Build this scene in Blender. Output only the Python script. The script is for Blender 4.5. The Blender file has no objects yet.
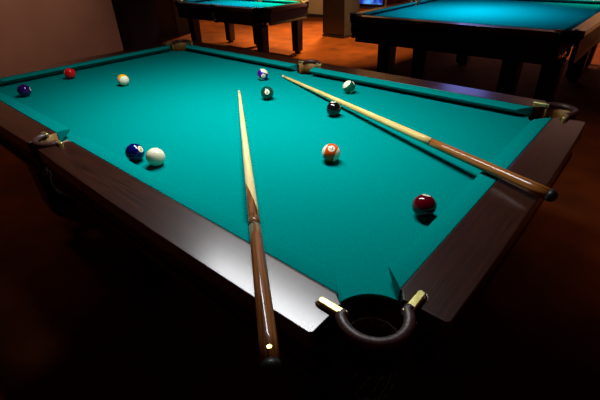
import bpy, bmesh, math, random
from mathutils import Vector, Matrix
random.seed(4)
SC = bpy.context.scene
COL = SC.collection
PI = math.pi
FLOOR = -0.74          # main rail top is z = 0

# ------------------------------------------------------------------ helpers
def lin(c):
    return tuple(((v/255)/12.92 if v/255 <= .04045 else ((v/255+.055)/1.055)**2.4) for v in c) + (1,)

def mat(name, rgb=None, rough=.5, metal=0., coat=0., cior=1.5, coat_rough=.1, spec=.5, build=None):
    m = bpy.data.materials.new(name); m.use_nodes = True
    nt = m.node_tree; b = nt.nodes['Principled BSDF']
    if rgb is not None: b.inputs['Base Color'].default_value = lin(rgb)
    b.inputs['Roughness'].default_value = rough
    b.inputs['Metallic'].default_value = metal
    b.inputs['Coat Weight'].default_value = coat
    b.inputs['Coat Roughness'].default_value = coat_rough
    b.inputs['Coat IOR'].default_value = cior
    b.inputs['Specular IOR Level'].default_value = spec
    if build: build(nt, b)
    return m

def noise_mix(nt, b, c1, c2, scale=(1, 1, 1), nscale=20, detail=5, lo=.35, hi=.65, bump=0., bdist=.001, distortion=0.):
    N = nt.nodes.new; K = nt.links.new
    tc = N('ShaderNodeTexCoord'); mp = N('ShaderNodeMapping'); mp.inputs['Scale'].default_value = scale
    K(tc.outputs['Object'], mp.inputs['Vector'])
    no = N('ShaderNodeTexNoise'); no.inputs['Scale'].default_value = nscale; no.inputs['Detail'].default_value = detail
    no.inputs['Distortion'].default_value = distortion
    K(mp.outputs['Vector'], no.inputs['Vector'])
    r = N('ShaderNodeValToRGB'); r.color_ramp.elements[0].position = lo; r.color_ramp.elements[1].position = hi
    r.color_ramp.elements[0].color = lin(c1); r.color_ramp.elements[1].color = lin(c2)
    K(no.outputs['Fac'], r.inputs['Fac']); K(r.outputs['Color'], b.inputs['Base Color'])
    if bump:
        bu = N('ShaderNodeBump'); bu.inputs['Strength'].default_value = bump; bu.inputs['Distance'].default_value = bdist
        K(no.outputs['Fac'], bu.inputs['Height']); K(bu.outputs['Normal'], b.inputs['Normal'])
    return no

def link(name, bm, m, parent=None, smooth=False, bevel=0.):
    me = bpy.data.meshes.new(name)
    bmesh.ops.recalc_face_normals(bm, faces=bm.faces)
    bm.to_mesh(me); bm.free()
    for x in (m if isinstance(m, (list, tuple)) else [m]): me.materials.append(x)
    if smooth:
        for p in me.polygons: p.use_smooth = True
    o = bpy.data.objects.new(name, me); COL.objects.link(o)
    if parent: o.parent = parent
    if bevel:
        md = o.modifiers.new('bevel', 'BEVEL'); md.width = bevel; md.segments = 3; md.limit_method = 'ANGLE'
        md.angle_limit = math.radians(40)
        for p in me.polygons: p.use_smooth = True
        md.harden_normals = True
    return o

def empty(name, loc, label, cat, group=None, rz=0):
    o = bpy.data.objects.new(name, None); COL.objects.link(o); o.location = loc; o.rotation_euler = (0, 0, rz)
    o.empty_display_size = .1
    tag(o, label, cat, group); return o

def tag(o, label, cat, group=None):
    o['label'] = label; o['category'] = cat
    if group: o['group'] = group
    return o

def struct(o):
    o['kind'] = 'structure'; return o

def box(bm, a, b):
    v = [bm.verts.new((x, y, z)) for z in (a[2], b[2]) for x, y in ((a[0], a[1]), (b[0], a[1]), (b[0], b[1]), (a[0], b[1]))]
    for f in ((0, 3, 2, 1), (4, 5, 6, 7), (0, 1, 5, 4), (1, 2, 6, 5), (2, 3, 7, 6), (3, 0, 4, 7)): bm.faces.new([v[i] for i in f])
    return v

def prism(bm, pts, z0, z1):
    n = len(pts)
    lo = [bm.verts.new((x, y, z0)) for x, y in pts]; hi = [bm.verts.new((x, y, z1)) for x, y in pts]
    bm.faces.new(lo[::-1]); bm.faces.new(hi)
    for i in range(n): bm.faces.new((lo[i], lo[(i+1) % n], hi[(i+1) % n], hi[i]))

def tube(bm, path, rad, seg=12, flat=1.):
    """tube along path; rad float or list; flat squashes it in z"""
    path = [Vector(p) for p in path]; n = len(path); rings = []
    for i, p in enumerate(path):
        t = (path[min(i+1, n-1)]-path[max(i-1, 0)]).normalized()
        up = Vector((0, 0, 1)) if abs(t.z) < .9 else Vector((1, 0, 0))
        s = t.cross(up).normalized(); u = s.cross(t)
        r = rad[i] if isinstance(rad, (list, tuple)) else rad
        rings.append([bm.verts.new(p + s*r*math.cos(2*PI*k/seg) + u*r*flat*math.sin(2*PI*k/seg)) for k in range(seg)])
    for a, b in zip(rings, rings[1:]):
        for k in range(seg): bm.faces.new((a[k], a[(k+1) % seg], b[(k+1) % seg], b[k]))
    bm.faces.new(rings[0][::-1]); bm.faces.new(rings[-1])

def area(name, loc, target, sx, sy, power, color, spread=180, rz=None):
    l = bpy.data.lights.new(name, 'AREA'); l.shape = 'RECTANGLE'; l.size = sx; l.size_y = sy; l.energy = power
    l.color = color; l.spread = math.radians(spread)
    o = bpy.data.objects.new(name, l); COL.objects.link(o); o.location = loc
    d = Vector(target)-Vector(loc)
    o.rotation_euler = d.to_track_quat('-Z', 'Y').to_euler() if rz is None else (0, 0, rz)
    return o

def spot(name, loc, target, power, color, ang=60, blend=.8, size=.1):
    l = bpy.data.lights.new(name, 'SPOT'); l.energy = power; l.color = color; l.spot_size = math.radians(ang)
    l.spot_blend = blend; l.shadow_soft_size = size
    o = bpy.data.objects.new(name, l); COL.objects.link(o); o.location = loc
    o.rotation_euler = (Vector(target)-Vector(loc)).to_track_quat('-Z', 'Y').to_euler()
    return o

# ---------------------------------------------------------------- materials
def cloth_mat(name, c1, c2):
    def bld(nt, b):
        noise_mix(nt, b, c1, c2, nscale=420, detail=2, lo=.3, hi=.7)
        pass
    return mat(name, rough=1., spec=.0, build=bld)
CLOTH = cloth_mat('green_cloth', (0, 122, 116), (0, 138, 132))
CLOTH_BG = cloth_mat('teal_cloth', (0, 112, 128), (0, 124, 142))

def wood(name, c1, c2, along, rough=.34, coat=.75, cr=.2, ns=14, spec=.3):
    sc = {'x': (.5, 24, 24), 'y': (24, .5, 24), 'z': (24, 24, .5)}[along]
    return mat(name, rough=rough, coat=coat, coat_rough=cr, spec=spec, cior=1.5,
               build=lambda nt, b: noise_mix(nt, b, c1, c2, scale=sc, nscale=ns, detail=7, lo=.3, hi=.72, bump=.06, bdist=.0006, distortion=.6))
RAIL_X = wood('mahogany_rail_x', (26, 10, 6), (62, 29, 15), 'x')
RAIL_Y = wood('mahogany_rail_y', (26, 10, 6), (62, 29, 15), 'y')
DARKWOOD = wood('dark_wood', (10, 3, 3), (26, 8, 7), 'z', rough=.5, coat=.1)
LEG_WOOD = wood('leg_wood', (20, 9, 7), (46, 21, 14), 'z', rough=.4, coat=.15)
BLACKWOOD = wood('black_wood', (9, 5, 5), (20, 11, 9), 'z', rough=.5, coat=.05)
PANELWOOD = wood('panel_wood', (26, 9, 9), (48, 18, 16), 'z', rough=.6, coat=0, ns=6)
FEATHER = mat('feather_strip', (12, 8, 6), .6)
LEATHER = mat('brown_leather', rough=.42, spec=.5, build=lambda nt, b: noise_mix(nt, b, (46, 25, 22), (74, 44, 38), nscale=160, detail=6, bump=.5, bdist=.0012))
CUP = mat('black_leather', (10, 8, 8), .6, spec=.2)
LINER = mat('tan_leather', rough=.6, build=lambda nt, b: noise_mix(nt, b, (120, 84, 30), (158, 116, 48), nscale=60, detail=6, bump=.3))
BRASS = mat('brass', rough=.42, metal=1., build=lambda nt, b: noise_mix(nt, b, (214, 200, 120), (244, 234, 165), nscale=90, detail=4))
NET = mat('net_cord', (42, 31, 20), .9, spec=.1)
NET_BG = mat('dark_net_cord', (26, 18, 14), .9)
RUBBER = mat('black_rubber', (14, 15, 17), .45)
STEEL = mat('steel', (150, 150, 150), .3, metal=1.)

# ------------------------------------------------------------------ the table
RW = .101      # wood rail width
def pool_table(L, W, loc, H, legs, label, group, rz=0, cloth=CLOTH, net=NET, yc=(None, None), apron=.20, leg_w=.14, woods=None, side_pockets='y', rail_w=RW, leg_taper=.9, bg=False):
    """Local frame: cloth/wood corner at the origin, rail top at z=H, floor at z=0. Long rails along y."""
    rx, ry, aw, lw = woods or (RAIL_X, RAIL_Y, DARKWOOD, LEG_WOOD)
    T = empty('pool_table', loc, label, 'pool table', group, rz)
    yn, yf = yc[0] or L/2, yc[1] or L/2
    RWl = rail_w
    # --- bed
    bm = bmesh.new()
    pts = []
    R = .086
    def arc(cx, cy, r, a0, a1, n=14):
        return [(cx+r*math.cos(a0+(a1-a0)*i/n), cy+r*math.sin(a0+(a1-a0)*i/n)) for i in range(n+1)]
    pts += arc(0, 0, R, PI/2, 0)
    pts += arc(W, 0, R, PI, PI/2)
    pts += arc(W+.03, yf, .066, -PI/2-.42, -PI*1.5+.42)
    pts += arc(W, L, R, -PI/2, -PI)
    pts += arc(0, L, R, 0, -PI/2)
    pts += arc(-.03, yn, .066, PI/2-.42, -PI/2+.42)
    prism(bm, pts, H-.044, H-.037)
    link('bed_cloth', bm, cloth, T)
    bm = bmesh.new(); prism(bm, pts, H-.067, H-.0441); link('slate', bm, FEATHER, T)
    # --- cushions: profile (d = inward distance, z)
    prof = [(0, 0.0), (.012, .0005), (.044, -.003), (.0495, -.0055), (.0505, -.0085), (.045, -.0125), (.006, -.0365), (0, -.0365)]
    def cushion(fmap, s0, s1, k0, k1):
        bm = bmesh.new(); n = 24; rows = []
        for i in range(n+1):
            row = []
            for d, z in prof:
                a = s0+k0*d; b = s1-k1*d
                # rounded jaw tips
                s = a+(b-a)*i/n
                x, y = fmap(d, s); row.append(bm.verts.new((x, y, H+z)))
            rows.append(row)
        m = len(prof)
        for a, b in zip(rows, rows[1:]):
            for j in range(m): bm.faces.new((a[j], a[(j+1) % m], b[(j+1) % m], b[j]))
        bm.faces.new(rows[0]); bm.faces.new(rows[-1][::-1])
        link('cushion', bm, cloth, T, bevel=.0022)
    C = .080
    fN = lambda d, s: (d, s); fF = lambda d, s: (W-d, s); fS = lambda d, s: (s, d); fE = lambda d, s: (s, L-d)
    g = .060
    cushion(fS, C, W-C, .9, .9); cushion(fE, C, W-C, .9, .9)
    cushion(fN, C, yn-g, .9, .2); cushion(fN, yn+g, L-C, .2, .9)
    cushion(fF, C, yf-g, .9, .2); cushion(fF, yf+g, L-C, .2, .9)
    # --- wooden rails; e0/e1 tell whether an end meets a corner ('c') or a side pocket ('s')
    def rail(fmap, s0, s1, e0, e1, m):
        E = .002
        def end(s, e, sg):
            # outline from the cloth edge (d=0) outward to d=-RW ; sg=+1 rail grows to larger s
            if e == 'c':
                ns = s+sg*.035
                return [(-E, s+sg*.022), (-.017, s), (-.027, s+sg*.002), (-.0275, ns-sg*.006), (-.031, ns), (-.041, ns+sg*.002), (-.046, ns-sg*.004), (-.0475, ns-sg*.010), (-.0475, s), (-.052, s-sg*.0), (-RWl+.006, s), (-RWl, s+sg*.006)]
            ns = s+sg*.032
            return [(-E, s-sg*.004), (-.020, s-sg*.002), (-.0275, s), (-.0275, ns-sg*.006), (-.031, ns), (-.041, ns+sg*.002), (-.046, ns-sg*.004), (-.0475, s+sg*.004), (-.075, s-sg*.002), (-RWl+.006, s-sg*.012), (-RWl, s-sg*.006)]
        a = end(s0, e0, 1); b = end(s1, e1, -1)
        # slightly bowed outer edge
        nb = 10; a0 = a[-1][1]; b0 = b[-1][1]
        bow = [(-RWl-.007*math.sin(PI*i/nb)**.8, a0+(b0-a0)*i/nb) for i in range(1, nb)]
        out = a + bow + b[::-1]
        bm = bmesh.new(); prism(bm, [fmap(d, s) for d, s in out], H-.042, H)
        link('rail', bm, m, T, bevel=.003)
        # feather strip between cloth and wood
        bm = bmesh.new()
        p = [fmap(d, s) for d, s in ((0, s0+.02), (-E*.9, s0+.02), (-E*.9, s1-.02), (0, s1-.02))]
        prism(bm, p, H-.02, H-.0015); link('feather_strip', bm, FEATHER, T)
    c0 = .059; h = .052
    rail(fS, c0, W-c0, 'c', 'c', rx); rail(fE, c0, W-c0, 'c', 'c', rx)
    rail(fN, c0, yn-h, 'c', 's', ry); rail(fN, yn+h, L-c0, 's', 'c', ry)
    rail(fF, c0, yf-h, 'c', 's', ry); rail(fF, yf+h, L-c0, 's', 'c', ry)
    # --- pockets
    def pocket(name, fmap, arcpts, br, ext=()):
        """arcpts: leather arc in corner coordinates, br: two brass arms (start,end)"""
        bm = bmesh.new()
        path = [(*fmap(x, y), H+.004) for x, y in arcpts]
        tube(bm, path, .0100, 14, .95)
        K = link(name, bm, LEATHER, T, smooth=True)
        for (p, q) in br:
            bm = bmesh.new()
            P = Vector(fmap(*p)); Q = Vector(fmap(*q)); t = (Q-P).normalized(); s = Vector((-t.y, t.x)); w = .0084
            o = [P-s*w, Q-s*w*.9-t*.003, Q-s*w*.45, Q+s*w*.45, Q+s*w*.9-t*.003, P+s*w]
            prism(bm, [tuple(v) for v in o], H-.004, H+.0105)
            link('brass_bracket', bm, BRASS, K, bevel=.003)
        # leather liner under the collar
        bm = bmesh.new(); rows = []
        for z, k in ((.002, 1.), (-.03, .97), (-.062, .93)):
            rows.append([bm.verts.new((*fmap(x, y), H+z)) for x, y in [*ext[:1], *shrink(arcpts, k), *ext[1:]]])
        for a, b in zip(rows, rows[1:]):
            for i in range(len(a)-1): bm.faces.new((a[i], a[i+1], b[i+1], b[i]))
        o = link('pocket_liner', bm, LINER, K, smooth=True)
        md = o.modifiers.new('t', 'SOLIDIFY'); md.thickness = .004; md.offset = 0
        bm = bmesh.new(); rows = []
        for z, k in ((.0, 1.06), (-.04, 1.05), (-.078, .99)):
            rows.append([bm.verts.new((*fmap(x, y), H+z)) for x, y in shrink(arcpts, k)])
        for a, b in zip(rows, rows[1:]):
            for i in range(len(a)-1): bm.faces.new((a[i], a[i+1], b[i+1], b[i]))
        o = link('pocket_cup', bm, CUP, K, smooth=True)
        md = o.modifiers.new('t', 'SOLIDIFY'); md.thickness = .002; md.offset = 0
        # net bag
        cx = sum(p[0] for p in arcpts)/len(arcpts); cy = sum(p[1] for p in arcpts)/len(arcpts)
        ccx, ccy = net_center(arcpts)
        bm = bmesh.new(); rows = []; n = 14
        prf = [(-.070, .050), (-.09, .050), (-.115, .050), (-.145, .052), (-.175, .050), (-.20, .038), (-.215, .018)]
        for j, (z, r) in enumerate(prf):
            rows.append([bm.verts.new((*fmap(ccx+r*math.cos(2*PI*(i+.5*(j % 2))/n), ccy+r*math.sin(2*PI*(i+.5*(j % 2))/n)), H+z)) for i in range(n)])
        for j in range(len(rows)-1):
            a, b = rows[j], rows[j+1]
            for i in range(n):
                if j % 2 == 0:
                    bm.faces.new((a[i], b[i], a[(i+1) % n])); bm.faces.new((a[(i+1) % n], b[i], b[(i+1) % n]))
                else:
                    bm.faces.new((a[i], b[i], b[(i+1) % n])); bm.faces.new((a[i], b[(i+1) % n], a[(i+1) % n]))
        hor = [e for e in bm.edges if abs(e.verts[0].co.z-e.verts[1].co.z) < 1e-5 and e.verts[0].co.z < H-.06 and e.verts[0].co.z > H-.21]
        bmesh.ops.dissolve_edges(bm, edges=hor, use_verts=False)
        bmesh.ops.wireframe(bm, faces=bm.faces, thickness=.0034 if not bg else .009, use_replace=True, use_boundary=True, use_even_offset=False)
        link('pocket_net', bm, net, K)
    def shrink(pts, k):
        cx, cy = net_center(pts)
        return [(cx+(x-cx)*k, cy+(y-cy)*k) for x, y in pts]
    def net_center(pts):
        a, b = pts[0], pts[-1]
        return ((a[0]+b[0])/2, (a[1]+b[1])/2)
    ca = [(-.0365, .046), (-.0368, .041)] + [(-.005+.0565*math.cos(a), .001+.0565*math.sin(a)) for a in [math.radians(130+i*(190/16)) for i in range(17)]] + [(.041, -.0368), (.046, -.0365)]
    cb = [((-.0375, .036), (-.0375, .0935)), ((.029, -.0375), (.0915, -.0375))]
    for sx, sy in ((0, 0), (1, 0), (1, 1), (0, 1)):
        fm = (lambda sx, sy: (lambda x, y: (W-x if sx else x, L-y if sy else y)))(sx, sy)
        pocket('corner_pocket', fm, ca, cb)
    sa = [(-.0375, .050), (-.040, .050)] + [(-.044-.044*math.sin(a), .051*math.cos(a)) for a in [PI*i/14 for i in range(1, 14)]] + [(-.040, -.050), (-.0375, -.050)]
    sb = [((-.0375, .046), (-.0375, .080)), ((-.0375, -.046), (-.0375, -.080))]
    sx_ = [(-.004, .0505), (-.004, -.0505)]
    pocket('side_pocket', lambda x, y: (x, yn+y), sa, sb, sx_)
    pocket('side_pocket', lambda x, y: (W-x, yf+y), sa, sb, sx_)
    # --- apron: four panels with moulding, corners left open for the pockets
    def panel(fmap, s0, s1):
        # profile: outward distance, z
        pr = [(-.02, -.0425), (-RWl-.001, -.0425), (-RWl-.001, -.052), (-RWl+.004, -.056), (-RWl+.006, -.066), (-RWl+.014, -.070), (-RWl+.014, -apron+.022), (-RWl+.008, -apron+.018), (-RWl+.006, -apron), (-.05, -apron), (-.05, -.068), (-.02, -.068)]
        bm = bmesh.new()
        A = [bm.verts.new((*fmap(d, s0), H+z)) for d, z in pr]; B = [bm.verts.new((*fmap(d, s1), H+z)) for d, z in pr]
        for i in range(len(pr)):
            j = (i+1) % len(pr); bm.faces.new((A[i], A[j], B[j], B[i]))
        bm.faces.new(A[::-1]); bm.faces.new(B)
        link('apron', bm, aw, T)
    c1 = .062
    panel(fS, c1, W-c1); panel(fE, c1, W-c1)
    panel(fN, c1, yn-.056); panel(fN, yn+.056, L-c1); panel(fF, c1, yf-.056); panel(fF, yf+.056, L-c1)
    # slate and under-frame so that the table is solid
    bm = bmesh.new(); box(bm, (.05, .10, H-apron+.01), (W-.05, L-.10, H-.068)); box(bm, (.10, .05, H-apron+.0099), (W-.10, L-.05, H-.0685))
    link('under_frame', bm, aw, T)
    for lx, ly in legs:
        bm = bmesh.new(); a = leg_w/2; b = a*leg_taper
        v0 = [bm.verts.new((lx+i*a, ly+j*a, H-apron)) for i, j in ((-1, -1), (1, -1), (1, 1), (-1, 1))]
        v1 = [bm.verts.new((lx+i*b, ly+j*b, .03)) for i, j in ((-1, -1), (1, -1), (1, 1), (-1, 1))]
        bm.faces.new(v0); bm.faces.new(v1[::-1])
        for i in range(4): bm.faces.new((v0[i], v0[(i+1) % 4], v1[(i+1) % 4], v1[i]))
        o = link('leg', bm, lw, T, bevel=.006)
        bm = bmesh.new(); bmesh.ops.create_cone(bm, cap_ends=True, segments=20, radius1=b*.72, radius2=b*.78, depth=.03)
        bmesh.ops.translate(bm, vec=(lx, ly, .015), verts=bm.verts)
        link('foot', bm, lw, o)
    return T

W0, L0 = 1.241, 2.352
pool_table(L0, W0, (0, 0, FLOOR), -FLOOR, [(.06+.07, .20), (W0-.13, .20), (.13, L0-.14), (W0-.13, L0-.14), (.13, L0/2), (W0-.13, L0/2)],
           'large pool table in the foreground with numbered balls and two cues on green cloth', 'pool tables', yc=(1.248, 1.205), apron=.135)
BW = (wood('bg_rail_x', (40, 20, 14), (78, 44, 30), 'x', rough=.35), wood('bg_rail_y', (40, 20, 14), (78, 44, 30), 'y', rough=.35), BLACKWOOD, BLACKWOOD)
BW2 = (BW[0], BW[1], wood('red_apron', (26, 9, 9), (50, 20, 18), 'z', rough=.5, coat=.1), wood('red_leg', (26, 9, 9), (50, 20, 18), 'z', rough=.5, coat=.1))
zl = -.063
pool_table(1.74, .82, (3.366, 3.717, FLOOR), zl-FLOOR, [(.03, .05), (.77, .10), (.03, 1.50), (.78, 1.60), (.80, .95)],
           'smaller pool table at the top left, standing in front of the dark wall panel', 'pool tables', cloth=CLOTH_BG, net=NET_BG, apron=.20, leg_w=.12, woods=BW2, bg=True)
zr = -.06
pool_table(2.35, 1.98, (3.44, .38+1.98, FLOOR), zr-FLOOR, [(1.98-y, x) for x, y in [(.15, .06), (.15, .38), (.15, 1.25), (.15, 1.66), (1.35, .04), (1.35, 1.25), (2.0, .06), (2.1, 1.80)]],
           'dark pool table at the top right whose long rail faces the foreground table', 'pool tables', cloth=CLOTH_BG, net=NET_BG, apron=.25, leg_w=.15, woods=(BW[1], BW[1], BW[2], BW[3]), bg=True, rz=-PI/2, yc=(1.35, 1.35))

# ------------------------------------------------------------------ camera
CAM = Vector((-.4226, -.2143, .5185)); YAW, PITCH, ROLL, FPX = .7298, .5590, -.0315, 396.6353
fw = Vector((math.cos(YAW)*math.cos(PITCH), math.sin(YAW)*math.cos(PITCH), -math.sin(PITCH)))
rt = fw.cross(Vector((0, 0, 1))).normalized(); up = rt.cross(fw)
rt2 = rt*math.cos(ROLL)+up*math.sin(ROLL); up2 = -rt*math.sin(ROLL)+up*math.cos(ROLL)
cd = bpy.data.cameras.new('camera'); cam = bpy.data.objects.new('camera', cd); COL.objects.link(cam)
cd.sensor_width = 36; cd.lens = FPX*36/600; cd.clip_start = .02; cd.clip_end = 60
M = Matrix((rt2, up2, -fw)).transposed().to_4x4(); M.translation = CAM; cam.matrix_world = M
SC.camera = cam

# ------------------------------------------------------------------ balls
BR = .0286; BZ = -.037+BR
WHITE = (236, 232, 196)
def ball_mat(name, rgb, stripe):
    def bld(nt, b):
        N = nt.nodes.new; K = nt.links.new
        if stripe:
            tc = N('ShaderNodeTexCoord'); sp = N('ShaderNodeSeparateXYZ'); K(tc.outputs['Object'], sp.inputs[0])
            ab = N('ShaderNodeMath'); ab.operation = 'ABSOLUTE'; K(sp.outputs['Z'], ab.inputs[0])
            gt = N('ShaderNodeMath'); gt.operation = 'GREATER_THAN'; gt.inputs[1].default_value = BR*.57; K(ab.outputs[0], gt.inputs[0])
            mx = N('ShaderNodeMix'); mx.data_type = 'RGBA'; K(gt.outputs[0], mx.inputs[0])
            mx.inputs[6].default_value = lin(rgb); mx.inputs[7].default_value = lin(WHITE); K(mx.outputs[2], b.inputs['Base Color'])
    return mat(name, rgb, .12, coat=.35, coat_rough=.03, spec=.35, build=bld)
DISC = mat('ball_ivory', WHITE, .12, coat=.3, coat_rough=.03)
INK = mat('ball_ink', (10, 10, 10), .2, coat=.5)

def glyph_bm(txt, size):
    cu = bpy.data.curves.new('txt', 'FONT'); cu.body = txt; cu.size = size; cu.align_x = 'CENTER'; cu.align_y = 'CENTER'; cu.resolution_u = 4
    cu.offset = size*.02
    o = bpy.data.objects.new('txt', cu); COL.objects.link(o)
    me = bpy.data.meshes.new_from_object(o.evaluated_get(bpy.context.evaluated_depsgraph_get()))
    bm = bmesh.new(); bm.from_mesh(me); bpy.data.objects.remove(o); bpy.data.curves.remove(cu); bpy.data.meshes.remove(me)
    ys = [v.co.y for v in bm.verts]; xs = [v.co.x for v in bm.verts]
    bmesh.ops.translate(bm, verts=bm.verts, vec=(-(min(xs)+max(xs))/2, -(min(ys)+max(ys))/2, 0))
    return bm

def ball(pos, rgb, stripe, num, disc, pole, label, spin=0., txtup=None):
    """disc / pole: directions in the view frame of the ball (right, up, towards viewer)"""
    P = Vector((pos[0], pos[1], BZ)); f = (P-CAM).normalized(); r = f.cross(Vector((0, 0, 1))).normalized(); u = r.cross(f)
    w = lambda d: (r*d[0]+u*d[1]-f*d[2]).normalized()
    X = w(disc); Z = w(pole); Z = (Z-X*Z.dot(X)).normalized(); Y = Z.cross(X)
    bm = bmesh.new(); bmesh.ops.create_uvsphere(bm, u_segments=48, v_segments=28, radius=BR)
    o = link('billiard_ball' if num else 'cue_ball', bm, ball_mat('ball_'+(str(num) if num else 'cue'), rgb, stripe), None, smooth=True)
    M = Matrix((X, Y, Z)).transposed().to_4x4(); M.translation = P; o.matrix_world = M
    tag(o, label, 'billiard ball')
    o['group'] = 'balls on the green table'
    if not num: return o
    # lettering upright direction, expressed locally
    for sg in (1, -1):
        ax = Vector((sg, 0, 0))
        upl = Vector((0, 0, 1))
        if txtup is not None:
            wu = w(txtup); upl = Vector((wu.dot(X), wu.dot(Y), wu.dot(Z)))
        upl = (upl-ax*upl.dot(ax)).normalized(); rl = upl.cross(ax)
        bm = bmesh.new(); rr = .0108; rings = []
        c = bm.verts.new(ax*BR*1.004)
        for j in range(1, 6):
            q = rr*j/5; rings.append([bm.verts.new((ax*math.sqrt(BR*BR-q*q)+rl*q*math.cos(2*PI*i/28)+upl*q*math.sin(2*PI*i/28))*1.004) for i in range(28)])
        for i in range(28): bm.faces.new((c, rings[0][i], rings[0][(i+1) % 28]))
        for a, b in zip(rings, rings[1:]):
            for i in range(28): bm.faces.new((a[i], b[i], b[(i+1) % 28], a[(i+1) % 28]))
        d = link('number_disc', bm, DISC, o, smooth=True)
        g = glyph_bm(str(num), .0135 if num < 10 else .0115)
        bmesh.ops.triangulate(g, faces=g.faces)
        bmesh.ops.subdivide_edges(g, edges=[e for e in g.edges if e.calc_length() > .002], cuts=2)
        for v in g.verts:
            x, y = v.co.x, v.co.y
            v.co = (ax*math.sqrt(max(BR*BR-x*x-y*y, 0))+rl*x+upl*y)*1.0075
        link('number', g, INK, d)
    return o

ball((.471, .451), (232, 78, 10), True, 13, (.05, .48, .87), (.93, -.22, .34), 'orange striped ball numbered 13 near the middle of the cloth', txtup=(.25, 1, 0))
ball((.117, .863), WHITE, False, 0, (0, 0, 1), (0, 1, 0), 'plain white cue ball beside the dark blue ball by the near cushion')
ball((.094, .946), (5, 14, 88), False, 2, (.70, .26, .66), (0, 1, 0), 'dark blue ball numbered 2 touching the near cushion', txtup=(.35, 1, 0))
ball((.371, .095), (92, 4, 18), False, 7, (.06, .97, .2), (1, 0, 0), 'maroon ball nearest the right short rail, below the amber cue', txtup=(0, .2, -1))
ball((.515, 1.801), (238, 176, 6), True, 9, (-.9, .2, .3), (.42, -.28, .86), 'yellow striped ball on the far left part of the cloth')
ball((.407, 2.176), (200, 10, 18), False, 3, (-.90, .35, .2), (0, 1, 0), 'bright red ball beside the far left cushion')
ball((.131, 2.027), (38, 10, 84), False, 4, (.96, .05, .2), (0, 1, 0), 'dark purple ball at the left edge of the photo')
ball((1.003, 1.291), (56, 14, 130), True, 12, (.12, -.28, .95), (.5, .78, .25), 'purple striped ball near the far side pocket')
ball((.792, 1.048), (6, 66, 48), False, 6, (.02, .12, .99), (0, 1, 0), 'solid green ball numbered 6 between the two cue tips', txtup=(-.25, 1, 0))
ball((1.078, .807), (8, 82, 56), True, 14, (.76, .60, .2), (-.84, .46, .28), 'green striped ball near the far cushion right of the cue tip', txtup=(0, 1, 0))
ball((.798, .685), (12, 12, 14), False, 8, (-.05, .96, .22), (1, 0, 0), 'black ball just below the cue that reaches the right short rail', txtup=(0, .2, -1))

# ------------------------------------------------------------------ cues
def cue_mat(name, build): return mat(name, rough=.5, spec=.15, coat=.6, coat_rough=.05, build=build)
def woodgrain(c1, c2):
    return lambda nt, b: noise_mix(nt, b, c1, c2, scale=(.25, 6, 6), nscale=26, detail=6, lo=.35, hi=.7, distortion=.8)
MAPLE = cue_mat('maple', woodgrain((222, 196, 128), (240, 222, 164)))
MAPLE2 = cue_mat('maple_amber', woodgrain((214, 176, 96), (236, 206, 132)))
WALNUT = cue_mat('walnut', woodgrain((78, 38, 12), (168, 102, 40)))
AMBER = cue_mat('amber_wood', woodgrain((112, 60, 18), (184, 116, 44)))
BLACKLAC = mat('black_lacquer', (18, 14, 12), .2, coat=.6)
FERR = mat('ferrule', (232, 220, 190), .3, coat=.3)
def cue(tip, toward, tipz, slope, length, segs, label, dot=None, points=None):
    d = Vector((toward[0]-tip[0], toward[1]-tip[1])).normalized()
    t = Vector((d.x, d.y, slope)).normalized()
    s = t.cross(Vector((0, 0, 1))).normalized(); u = s.cross(t)
    P = Vector((tip[0], tip[1], tipz))
    M = Matrix((t, s, u)).transposed().to_4x4(); M.translation = P
    root = empty('pool_cue', (0, 0, 0), label, 'pool cue', 'pool cues on the green table'); root.matrix_world = M
    rad = lambda x: .0062+(.0150-.0062)*(x/length)**.85
    for name, a, b, m in segs:
        bm = bmesh.new(); n = max(2, int((b-a)/.05)+1)
        path = [(a+(b-a)*i/n, 0, 0) for i in range(n+1)]; rr = [rad(x[0]) for x in path]
        if name == 'tip': path = [(a, 0, 0), (a+.002, 0, 0), (a+.006, 0, 0), (b, 0, 0)]; rr = [.003, .0052, .0062, .0062]
        if name == 'bumper': path = [(a, 0, 0), (b-.008, 0, 0), (b-.003, 0, 0), (b, 0, 0)]; rr = [rad(a)*1.0, rad(a)*.97, rad(a)*.82, rad(a)*.5]
        tube(bm, path, rr, 28)
        link(name, bm, m, root, smooth=False)
        me = root.children[-1] if False else None
    for c in root.children:
        for p in c.data.polygons: p.use_smooth = len(p.vertices) == 4
    # pointed splice inlays laid a hair proud of the shaft
    for (x0, x1, phi, halfw, m, nm) in (points or []):
        bm = bmesh.new(); n = 40; rows = []
        for i in range(n+1):
            q = i/n; x = x0+(x1-x0)*q; hw = halfw*q**.6+.02; row = []
            for k in range(41):
                a = phi+hw*(k/20-1); r = rad(x)*1.03
                row.append(bm.verts.new((x, r*math.cos(a), r*math.sin(a))))
            rows.append(row)
        for a, b in zip(rows, rows[1:]):
            for k in range(40): bm.faces.new((a[k], a[k+1], b[k+1], b[k]))
        link(nm, bm, m, root, smooth=True)
    if dot:
        x, phi = dot; r = rad(x)
        bm = bmesh.new(); bmesh.ops.create_cone(bm, cap_ends=True, segments=24, radius1=.0046, radius2=.0042, depth=.0016)
        nrm = Vector((0, math.cos(phi), math.sin(phi)))
        R = nrm.to_track_quat('Z', 'X').to_matrix().to_4x4(); R.translation = Vector((x, 0, 0))+nrm*(r+.0002)
        bmesh.ops.transform(bm, matrix=R, verts=bm.verts)
        link('brass_inlay', bm, BRASS, root, bevel=.0004)
    return root
LEN = 1.50
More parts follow.
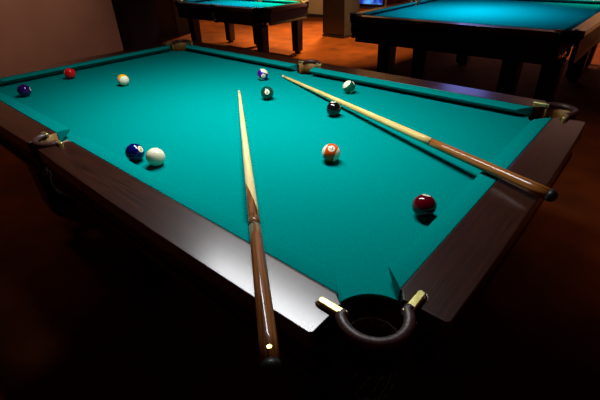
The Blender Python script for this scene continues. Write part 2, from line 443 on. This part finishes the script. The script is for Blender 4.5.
cue((.787, 1.232), (-.1845, .066), -.0305, .0365, 1.545,
    [('tip', 0, .010, RUBBER), ('ferrule', .010, .028, FERR), ('shaft', .028, 1.135, MAPLE), ('butt', 1.135, 1.172, WALNUT), ('joint_ring', 1.172, 1.176, BLACKLAC), ('butt_sleeve', 1.176, 1.530, WALNUT), ('bumper', 1.530, 1.545, RUBBER)],
    'pool cue with walnut butt hanging over the near rail toward the viewer', dot=(1.512, 1.6),
    points=[(.945, 1.137, -.45, 3.0, WALNUT, 'splice_point')])
cue((1.101, 1.247), (.540, -.133), -.0305, .0375, 1.50,
    [('tip', 0, .008, RUBBER), ('ferrule', .008, .026, FERR), ('shaft', .026, 1.10, MAPLE2), ('joint_ring', 1.10, 1.104, BLACKLAC), ('butt', 1.104, 1.485, AMBER), ('bumper', 1.485, 1.50, RUBBER)],
    'pool cue with amber butt and black bumper lying over the right short rail')

# ------------------------------------------------------------------ room
CARPET = mat('carpet', rough=1., spec=.1, build=lambda nt, b: noise_mix(nt, b, (62, 24, 3), (92, 40, 5), nscale=3.5, detail=12, lo=.3, hi=.7, bump=.5, bdist=.004))
PLASTER = mat('plaster', rough=.85, spec=.2, build=lambda nt, b: noise_mix(nt, b, (138, 100, 84), (150, 110, 92), nscale=2, detail=6, bump=.05))
BEIGE = mat('beige_plaster', rough=.85, build=lambda nt, b: noise_mix(nt, b, (196, 160, 112), (210, 176, 128), nscale=2, detail=5))
CEIL = mat('ceiling_paint', (60, 48, 42), .9)
COLW = wood('column_wood', (8, 3, 3), (17, 6, 6), 'z', rough=.4, coat=.3, ns=6)
GREYP = mat('grey_panel', rough=.6, build=lambda nt, b: noise_mix(nt, b, (34, 28, 28), (50, 42, 40), nscale=8, detail=5))

def slab(name, a, b, m, st=True):
    bm = bmesh.new(); box(bm, a, b); o = link(name, bm, m)
    return struct(o) if st else o
slab('floor', (-4, -4, FLOOR-.05), (9, 12, FLOOR), CARPET)
slab('ceiling', (-4, -4, 2.2), (9, 12, 2.3), CEIL)
slab('wall_left', (-4, 5.35, FLOOR), (2.28, 5.5, 2.2), PLASTER)
slab('wall_back', (2.28, 5.80, FLOOR), (3.14, 5.88, 2.2), PANELWOOD)
slab('wall_back', (2.28, 5.5, FLOOR), (2.33, 5.80, 2.2), PANELWOOD)
slab('wall_back', (3.14, 5.80, FLOOR), (3.16, 6.70, 2.2), PANELWOOD)
slab('wall_back', (3.14, 6.70, FLOOR), (4.04, 6.78, 2.2), PANELWOOD)
slab('trim_1', (4.04, 6.69, FLOOR), (4.36, 6.80, 2.2), GREYP)
slab('wall_rear', (4.0, 9.5, FLOOR), (7.2, 9.6, 2.2), PLASTER)
slab('wall_far', (7.2, -4, FLOOR), (7.3, 9.6, 2.2), BEIGE)
slab('baseboard_far', (7.17, -4, FLOOR), (7.20, 9.5, FLOOR+.06), GREYP)
slab('baseboard_left', (-4, 5.33, FLOOR), (2.28, 5.35, FLOOR+.10), PANELWOOD)

# column
C = empty('column', (5.42, 3.9, FLOOR), 'square dark wooden column standing between the two tables at the back', 'column')
bm = bmesh.new(); box(bm, (0, 0, .0), (.42, .44, 2.94)); link('column_body', bm, GREYP, C)
bm = bmesh.new()
box(bm, (-.022, -.0, .05), (-.001, .44, 2.9)); link('wood_panel', bm, COLW, C, bevel=.003)
bm = bmesh.new(); box(bm, (-.026, -.006, 0), (.426, .446, .035)); link('plinth', bm, COLW, C, bevel=.004)

# screen and hanging on the far wall
def emis(name, rgb, st, build=None):
    m = bpy.data.materials.new(name); m.use_nodes = True; b = m.node_tree.nodes['Principled BSDF']
    b.inputs['Base Color'].default_value = (0, 0, 0, 1); b.inputs['Emission Color'].default_value = lin(rgb); b.inputs['Emission Strength'].default_value = st
    if build: build(m.node_tree, b)
    return m
def scr(nt, b):
    N = nt.nodes.new; K = nt.links.new
    tc = N('ShaderNodeTexCoord'); no = N('ShaderNodeTexNoise'); no.inputs['Scale'].default_value = 6; K(tc.outputs['Object'], no.inputs['Vector'])
    r = N('ShaderNodeValToRGB'); r.color_ramp.elements[0].color = lin((10, 40, 170)); r.color_ramp.elements[1].color = lin((90, 170, 255))
    r.color_ramp.elements[0].position = .35; r.color_ramp.elements[1].position = .65
    K(no.outputs['Fac'], r.inputs['Fac']); K(r.outputs['Color'], b.inputs['Emission Color'])
TV = empty('television', (7.19, 4.53, -.25), 'flat television with a glowing blue screen on the far beige wall', 'television')
bm = bmesh.new(); box(bm, (-.05, -.33, -.19), (0, .33, .19)); link('television_case', bm, mat('tv_case', (14, 12, 14), .3), TV, bevel=.004)
bm = bmesh.new(); box(bm, (-.054, -.305, -.155), (-.0505, .305, .165)); link('screen', bm, emis('screen_glow', (60, 130, 255), 1.0, scr), TV)
bm = bmesh.new(); box(bm, (7.06, 4.14, -.485), (7.195, 4.92, -.455))
tag(link('wall_shelf', bm, COLW, bevel=.003), 'narrow dark reddish shelf right beneath the blue television', 'shelf')
DR = mat('olive_drape', rough=.9, build=lambda nt, b: noise_mix(nt, b, (52, 40, 18), (96, 76, 36), scale=(1, 1, 1), nscale=14, detail=8))
bm = bmesh.new(); n = 60; v0 = []; v1 = []
for i in range(n+1):
    y = 3.64+.50*i/n; x = 7.14+.018*math.sin(i*1.3)
    v0.append(bm.verts.new((x, y, FLOOR+.05))); v1.append(bm.verts.new((x, y, 1.5)))
for i in range(n): bm.faces.new((v0[i], v0[i+1], v1[i+1], v1[i]))
o = link('curtain', bm, DR, smooth=True); o.modifiers.new('t', 'SOLIDIFY').thickness = .006
tag(o, 'olive brown patterned curtain hanging on the beige far wall right of the television', 'curtain')

# ------------------------------------------------------------------ light
W_ = bpy.data.worlds.new('world'); SC.world = W_; W_.use_nodes = True
W_.node_tree.nodes['Background'].inputs[0].default_value = (1, .10, .12, 1)
W_.node_tree.nodes['Background'].inputs[1].default_value = .05
area('table_lamp', (.58, .94, 1.10), (0, 0, 0), .18, 1.05, 17.5, (.96, .98, 1), 124, rz=0)
area('left_table_lamp', (3.8, 4.6, 1.0), (0, 0, 0), .3, .9, 11, (.80, .93, 1), 100, rz=0)
area('right_table_lamp', (4.5, 1.5, 1.1), (0, 0, 0), .9, .3, 20, (.72, .90, 1), 100, rz=0)
spot('ceiling_or_fill_spot', (5.9, 4.6, 2.1), (5.4, 4.4, FLOOR), 2600, (1, .66, .22), 75)
spot('ceiling_or_fill_spot', (5.4, 7.2, 2.1), (5.0, 6.6, FLOOR), 750, (1, .66, .24), 75)
spot('ceiling_or_fill_spot', (6.2, 5.3, 1.9), (7.2, 5.4, -.5), 120, (1, .74, .45), 80)
spot('ceiling_or_fill_spot', (6.6, .6, 2.1), (6.4, .3, FLOOR), 800, (1, .60, .30), 60)
spot('left_wall_fill', (1.0, 4.0, 2.1), (1.1, 5.3, -.35), 165, (1, .72, .55), 70, 1.)  # added fill for the warm glow on the left plaster wall
area('blue_wall_light', (7.1, 2.3, 1.2), (3, 1.2, 0), .7, 1.3, 7, (.25, .30, 1), 180)
spot('ceiling_or_fill_spot', (4.7, 3.3, 2.1), (4.85, 3.75, FLOOR), 1500, (1, .66, .16), 62)
spot('ceiling_or_fill_spot', (-.4, 4.0, 2.1), (-.4, 3.1, FLOOR), 55, (1, .62, .36), 60)  # added fill, brightens the floor beyond the left end of the main table
spot('ceiling_or_fill_spot', (2.7, -.9, 2.1), (2.5, -.7, FLOOR), 80, (1, .66, .40), 62)  # added fill, lifts the brown floor right of the main table
spot('ceiling_or_fill_spot', (5.9, .8, 2.0), (7.2, .4, 1.2), 60, (.8, .62, .95), 110)  # added violet fill on the far wall, tints what the rails reflect
spot('ceiling_or_fill_spot', (5.9, 4.0, 2.0), (7.2, 4.6, 1.2), 60, (1, .72, .5), 110)  # added warm fill on the far wall for a brown sheen on the rails
area('under_table_fill', (7.1, 1.6, -.35), (4.6, 1.5, -.7), 2.2, .1, 10, (1, .42, .36), 170)  # added low fill standing in for ambient light under the right table

SC.view_settings.view_transform = 'Standard'; SC.view_settings.look = 'None'
SC.view_settings.exposure = 0; SC.view_settings.gamma = 1; SC.view_settings.use_curve_mapping = False
